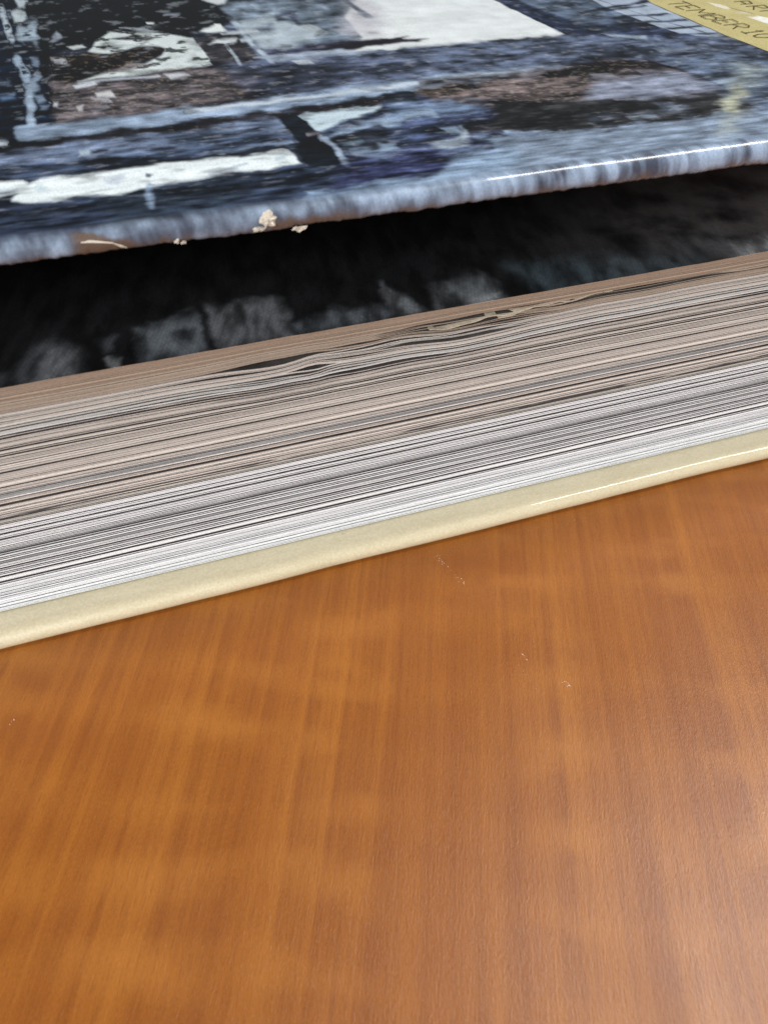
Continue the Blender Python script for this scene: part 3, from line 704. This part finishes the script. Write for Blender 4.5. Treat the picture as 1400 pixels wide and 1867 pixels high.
# --- dark photographic endpaper lying on the block
def build_endpaper():
    xs = xcols(560, ends=3)
    ys = np.concatenate([np.linspace(9.375, 11.0, 70), np.linspace(11.08, 14.0, 24), [18, BY1 - 0.6]])
    X, Y = np.meshgrid(xs, ys)
    x = X.ravel(); y = Y.ravel(); v = y - 9.38
    wob = (fbm(x * 1.7, x * 0, 4) - 0.5) * 0.03
    yy = np.where(y < 9.45, y + wob, y)
    wx = (fbm(x * 2.5, v * 2.5, 1) - 0.5) * 3; wv_ = (fbm(x * 2.5, v * 2.5, 2) - 0.5) * 3
    rgb = paint(x, v, FLY_PRINT, np.array([0.010, 0.010, 0.011]), wx, wv_, 1.7)
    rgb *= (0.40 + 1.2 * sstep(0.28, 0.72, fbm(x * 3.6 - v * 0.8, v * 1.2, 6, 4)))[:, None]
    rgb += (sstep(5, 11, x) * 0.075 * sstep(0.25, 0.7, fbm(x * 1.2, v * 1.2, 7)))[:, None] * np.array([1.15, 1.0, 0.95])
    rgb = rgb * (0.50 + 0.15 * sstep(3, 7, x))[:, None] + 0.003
    tex = 0.78 + 0.44 * ((np.sin(x * 95 + v * 40) * 0.5 + 0.5) * vnoise(x * 14, v * 14, 3))
    rgb *= tex[:, None]
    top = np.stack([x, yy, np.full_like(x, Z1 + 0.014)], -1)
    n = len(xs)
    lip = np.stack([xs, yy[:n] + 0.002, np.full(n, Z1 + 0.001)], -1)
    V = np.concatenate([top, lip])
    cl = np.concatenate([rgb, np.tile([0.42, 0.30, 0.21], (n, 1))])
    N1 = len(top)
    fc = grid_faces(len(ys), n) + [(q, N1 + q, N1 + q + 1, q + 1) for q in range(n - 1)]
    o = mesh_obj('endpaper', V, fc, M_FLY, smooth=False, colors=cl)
    o['label'] = 'glossy black and white photographic endpaper in the shade under the cover'
    into_book(o)
build_endpaper()

# --- front cover
def cover_top(x):
    return 6.345 - 0.003 * (x - 3) + (fbm(np.asarray(x) * 0.4, np.asarray(x) * 0, 12) - 0.5) * 0.045
def cover_thick(x):
    return np.clip(0.255 + 0.0095 * (x + 1.3), 0.24, 0.36) + (fbm(np.asarray(x) * 1.3, np.asarray(x) * 0, 13) - 0.5) * 0.05

def build_front():
    xs = xcols(1180, -2.4, 14.4, ends=4)
    n = len(xs)
    zt = cover_top(xs); th = cover_thick(xs)
    na = 22
    rows = [('u', BY1 - 0.2), ('u', 14.0), ('u', 9.6), ('u', 9.15)]
    rows += [('a', a) for a in np.linspace(-90, 90, na)]
    u = np.linspace(0, 1, 250)
    k = 1 / (8.85 + 0.17); far = 1 / (8.85 + 12.9)
    rows += [('t', 1 / (k + (far - k) * s) - 8.85) for s in u[1:]]      # rows closer together near the edge
    rows += [('t', 16.0), ('t', BY1 - 0.2 - 8.85)]
    Vx = []; vv = []; kind = []
    dent = (fbm(xs * 2.2, xs * 0, 21) - 0.5) * 0.03 + (fbm(xs * 7, xs * 0, 22, 5) - 0.5) * 0.040
    for typ, p in rows:
        if typ == 'u':
            Vx.append(np.stack([xs, np.full(n, p), zt - th], -1)); vv.append(np.full(n, -0.6 - 0.01 * p))
        elif typ == 'a':
            t = math.radians(p); c, s = math.cos(t), math.sin(t)
            c2 = abs(c) ** 0.8; s2 = math.copysign(abs(s) ** 0.9, s)
            low = max(0.0, -s)
            y = 8.85 + 0.165 - 0.165 * c2 + dent * (0.04 + low) * c2
            z = zt - th / 2 + th / 2 * s2 + dent * low * 0.8
            Vx.append(np.stack([xs, y, z], -1)); vv.append(np.full(n, 0.165 - (90 - p) / 180 * 0.5))
        else:
            Vx.append(np.stack([xs, np.full(n, 8.85 + p), zt + (fbm(xs * 0.8, np.full(n, p * 0.8), 31, 2) - 0.5) * 0.012 * min(1, p)], -1)); vv.append(np.full(n, p))
    V = np.concatenate(Vx); v = np.concatenate(vv); x = V[:, 0]
    w = np.log1p(np.maximum(v, -0.5) / 2.5)                              # ease of detail with depth
    wx = (fbm(x * 3.0, w * 14, 41) - 0.5) * 3.2; wv_ = (fbm(x * 2.2, w * 16, 42) - 0.5) * 3.2
    rgb = paint(x, v, COVER_PRINT, np.array([0.055, 0.066, 0.105]), wx, wv_, 1.5)
    g_ = (rgb @ np.array([0.3, 0.5, 0.2]))[:, None]
    warm = (rgb[:, 0:1] > rgb[:, 2:3])
    rgb = np.where(warm, rgb, g_ + (rgb - g_) * 0.85 * np.array([1.25, 1.0, 1.0])) - 0.010
    rgb = np.maximum(rgb, 0.002)
    lum = rgb.mean(1)
    gold = sstep(11.20, 11.30, x) * (rgb[:, 0] > rgb[:, 2] * 1.3)
    mid = np.clip(1.20 - lum / 0.45, 0.10, 1) * (1 - 0.85 * gold)
    # grain of the photograph: streaks along x, blotches, sparkle
    st = fbm(x * 1.1, w * 46, 51, 5)
    bl = fbm(x * 2.6, w * 22, 52, 4)
    rgb *= (1 + mid * ((st - 0.5) * 1.6 + (bl - 0.5) * 2.6))[:, None].clip(0.22, 2.6)
    tone = 0.30 + 1.25 * sstep(0.30, 0.68, fbm(x * 0.55, w * 8.0, 56, 4) * 0.6 + fbm(x * 1.4, w * 20, 57, 3) * 0.4)
    rgb *= (1 + (tone - 1) * np.clip(1.15 - lum / 0.42, 0.10, 1) * (1 - gold))[:, None]
    hi = sstep(0.56, 0.76, fbm(x * 3.5, w * 40, 53, 4)) * sstep(0.02, 0.05, lum) * (lum < 0.22) * (1 - gold) * sstep(0.2, 1.2, v)
    rgb += (hi * 0.10)[:, None] * np.array([1.0, 0.98, 1.0])
    hole = sstep(0.56, 0.66, fbm(x * 2.2, w * 24, 58, 4)) * sstep(3.0, 2.2, x) * sstep(5.2, 6.2, v) * (lum > 0.3)
    rgb *= (1 - 0.85 * hole)[:, None]
    rgb *= (1 - 0.45 * sstep(0.50, 0.75, fbm(x * 1.6, w * 14, 59, 3)) * (lum > 0.35) * (1 - gold) * sstep(6.2, 4.5, x))[:, None]
    # leaf specks in the dark trees
    leaf = sstep(0.56, 0.76, fbm(x * 2.4, w * 34, 54, 4)) * (lum < 0.02) * sstep(3.0, 4.5, v)
    rgb += (leaf * 0.16)[:, None] * np.array([0.9, 1.0, 1.1])
    gsp = sstep(0.54, 0.74, fbm(x * 7, w * 60, 55, 3)) * ((rgb[:, 0] > rgb[:, 2] * 1.08) & (lum < 0.14)) * (1 - gold)
    rgb += (gsp * 0.10)[:, None] * np.array([1.0, 0.82, 0.6])
    # wrapped edge: the picture runs down in pale and dark streaks
    e = sstep(0.30, 0.06, v) * sstep(-0.7, -0.3, v)
    s1 = fbm(x * 1.5, v * 1.8, 61, 3); s2 = fbm(x * 6.0, v * 1.5, 62, 3)
    pale = sstep(0.34, 0.70, s1 * 0.72 + s2 * 0.28 + 0.10 * sstep(2, 4, x) - 0.03) * 0.85 + 0.08
    ribs = fbm(x * 7.5 + v * 2.0, v * 0.6, 63, 2)
    pale = np.clip(pale + (0.45 + 0.55 * sstep(3.0, 6.0, x)) * (sstep(0.30, 0.70, ribs) - 0.55) * 0.45, 0.05, 1)
    pale = pale * sstep(-0.33, -0.10, v)
    ec = np.array([0.050, 0.056, 0.080])[None] * (1 - pale[:, None]) + np.array([0.300, 0.375, 0.490])[None] * pale[:, None]
    worn = sstep(-0.10, -0.30, v + (s2 - 0.5) * 0.22 + (s1 - 0.5) * 0.2)  # brown lower edge: wear plus the table's reflection put into the colour
    ec = ec * (1 - worn[:, None]) + np.array([0.135, 0.095, 0.080])[None] * worn[:, None]
    # torn place showing brown board
    tear = sstep(-0.62, -0.44, x) * sstep(0.18, -0.02, x) * sstep(0.10 - 0.02, 0.04 - 0.02, v - 0.05 + (x + 0.44) * 0.40 + (s2 - 0.5) * 0.10)
    ec = ec * (1 - tear[:, None]) + np.array([0.120, 0.080, 0.060])[None] * tear[:, None]
    tear2 = sstep(1.55, 1.68, x) * sstep(2.9, 2.3, x) * sstep(-0.02, -0.14, v + (s2 - 0.5) * 0.12)
    ec = ec * (1 - tear2[:, None]) + np.array([0.120, 0.085, 0.070])[None] * tear2[:, None]
    rgb = rgb * (1 - e[:, None]) + ec * e[:, None]
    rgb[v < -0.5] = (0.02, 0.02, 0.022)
    l2 = rgb.mean(1)
    crush = np.where((v > 0.3) & (gold < 0.5), np.clip(l2 / 0.16, 0.15, 1.0) ** 0.45, 1.0)
    rgb = rgb * crush[:, None]
    rgb = np.where((v > -0.5)[:, None], rgb * (0.84 + 0.12 * sstep(0.2, 0.5, rgb.mean(1)))[:, None], rgb)
    rgb = np.clip(rgb, 0.003, 0.85)
    m = len(rows)
    fc = grid_faces(m, n, True)
    fc = [tuple(reversed(q)) for q in fc]
    fc = grid_faces(m, n)
    fc = [q[::-1] for q in fc]
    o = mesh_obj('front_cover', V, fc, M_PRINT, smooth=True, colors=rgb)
    o['label'] = 'front cover with dark blue photograph, worn chipped lower edge and gold lettered band'
    return into_book(o)
front = build_front()

# spine joining the two boards at the far side
def build_spine():
    xs = np.linspace(BX0, BX1, 9)
    prof = [(BY1 - 0.25, 0.0), (BY1 + 0.15, 0.05), (BY1 + 0.35, 0.4), (BY1 + 0.42, 3.1), (BY1 + 0.35, 5.9), (BY1 + 0.15, 6.3), (BY1 - 0.25, 6.345),
            (BY1 - 0.25, 6.2), (BY1 + 0.05, 6.1), (BY1 + 0.2, 5.8), (BY1 + 0.26, 3.1), (BY1 + 0.2, 0.5), (BY1 + 0.05, 0.2), (BY1 - 0.25, 0.12)]
    V = np.concatenate([np.stack([xs, np.full(9, y), np.full(9, z)], -1) for y, z in prof + prof[:1]])
    into_book(mesh_obj('spine', V, grid_faces(len(prof) + 1, 9), M_CLOTH, smooth=True))
build_spine()

# torn flakes of cover paper along the worn edge
def flake(x, frac, w, h, seed, out=0.02, lean=0.3):
    z = float(cover_top(np.array([x]))[0] - frac * cover_thick(np.array([x]))[0])
    r = np.random.RandomState(seed)
    n = 15
    V = []; nr = 6
    for q in range(nr):
        u = q / (nr - 1)
        for k in range(n):
            a = 2 * math.pi * k / n
            rad = u * (0.45 + 0.55 * ((k * 7 + seed) % 5) / 4 * 0.6 + 0.25 * r.rand())
            V.append((x + w / 2 * rad * math.cos(a) + r.normal(0, 0.003), 8.848 - out * (1 - u * u) + r.normal(0, 0.005) + lean * h / 2 * rad * math.sin(a), z + h / 2 * rad * math.sin(a) + r.normal(0, 0.003)))
    fc = []
    for q in range(nr - 1):
        for k in range(n):
            a0 = q * n + k; a1 = q * n + (k + 1) % n
            fc.append((a0, a1, a1 + n, a0 + n))
    o = mesh_obj('torn_flake', V, fc, M_TORN, smooth=False)
    o.parent = front
flake(1.61, 0.34, 0.24, 0.24, 3, 0.035, 0.35)
flake(1.49, 0.70, 0.20, 0.08, 4, 0.020, 0.2)
flake(0.55, 0.80, 0.08, 0.07, 5, 0.020, 0.2)
flake(0.62, 0.88, 0.09, 0.05, 6, 0.020, 0.2)
flake(1.97, 0.95, 0.22, 0.08, 7, 0.000, 0.2)

# pale torn lip above the brown patch
def lip():
    pts = [(-0.46, 8.862, 6.275), (-0.36, 8.858, 6.262), (-0.24, 8.856, 6.245), (-0.14, 8.856, 6.22), (-0.06, 8.860, 6.175), (0.0, 8.868, 6.14)]
    V = []; fc = []
    for i, (x, y, z) in enumerate(pts):
        wd = [0.008, 0.014, 0.016, 0.014, 0.022, 0.006][i]
        V += [(x, y + 0.004, z + wd * (1 + 0.6 * (i % 2))), (x + 0.012 * (i % 2), y - 0.016, z), (x, y + 0.004, z - wd)]
        if i:
            a = (i - 1) * 3; b = i * 3
            fc += [(a, a + 1, b + 1, b), (a + 1, a + 2, b + 2, b + 1)]
    o = mesh_obj('torn_flake', V, fc, M_TORN)
    o.parent = front
lip()

# hand-drawn lettering on the gold band: strokes as thin inked ribbons
GL = {'T': [[(0, 1), (1, 1)], [(0.5, 1), (0.45, 0)]],
      'E': [[(0.9, 0.97), (0.1, 1), (0.05, 0.0), (0.9, 0.03)], [(0.08, 0.5), (0.7, 0.5)]],
      'M': [[(0.0, 0), (0.06, 1), (0.5, 0.40), (0.95, 1), (1.0, 0)]],
      'B': [[(0.05, 0), (0.05, 1), (0.6, 1.0), (0.85, 0.85), (0.8, 0.65), (0.55, 0.52), (0.1, 0.5)], [(0.55, 0.52), (0.95, 0.38), (0.95, 0.15), (0.65, 0.0), (0.05, 0)]],
      'R': [[(0.05, 0), (0.05, 1), (0.65, 1.0), (0.95, 0.85), (0.9, 0.62), (0.6, 0.5), (0.1, 0.48)], [(0.5, 0.5), (0.95, 0)]],
      '1': [[(0.2, 0.75), (0.5, 1), (0.5, 0)], [(0.2, 0), (0.8, 0)]],
      '0': [[(0.5, 1), (0.15, 0.8), (0.08, 0.4), (0.3, 0.03), (0.65, 0.03), (0.9, 0.4), (0.85, 0.8), (0.5, 1)]]}
def lettering(items, name='lettering'):
    V = []; fc = []
    r = random.Random(2)
    for strokes, xb, h, y0, w in items:
        for s in strokes:
            P = np.array([(xb + b * h + r.gauss(0, 0.004), y0 - a * w + r.gauss(0, 0.004)) for a, b in s])
            for i in range(len(P) - 1):
                d = P[i + 1] - P[i]; d = d / (np.linalg.norm(d) + 1e-9); nrm = np.array([-d[1], d[0]]) * 0.0145
                q0 = P[i] - d * 0.008; q1 = P[i + 1] + d * 0.008
                st = len(V)
                for q in (q0 + nrm, q1 + nrm, q1 - nrm, q0 - nrm):
                    V.append((q[0], q[1], float(cover_top(np.array([q[0]]))[0]) + 0.012))
                fc.append((st, st + 1, st + 2, st + 3))
    o = mesh_obj(name, V, fc, M_INK)
    o.parent = front
    return o
items = []
for ch, y0, w in (('T', 16.12, 0.34), ('E', 15.75, 0.30), ('M', 15.38, 0.40), ('B', 14.92, 0.31), ('E', 14.56, 0.30), ('R', 14.22, 0.31), ('1', 13.74, 0.26), ('0', 13.46, 0.28)):
    items.append((GL[ch], 11.56 + (16.0 - y0) * 0.028, 0.42, y0, w))
row = lettering(items)
row['label'] = 'thin dark hand lettering TEMBER 10 on the gold band'
row2 = lettering([([[(0, 0.1), (0.1, 0.9)], [(0.1, 0.9), (0.8, 0.7), (0.7, 0.1)], [(0.1, 0.45), (0.7, 0.4)]], 12.9, 0.42, 15.72, 0.34),
                  ([[(0, 0), (0.05, 1.0), (0.7, 0.9), (0.7, 0.55), (0.05, 0.45), (0.8, 0.0)]], 12.92, 0.42, 15.30, 0.34),
                  ([[(0, 0), (0.05, 1.0)]], 12.95, 0.42, 14.88, 0.3)])
row2['label'] = 'fragment of a second row of dark lettering on the gold band'
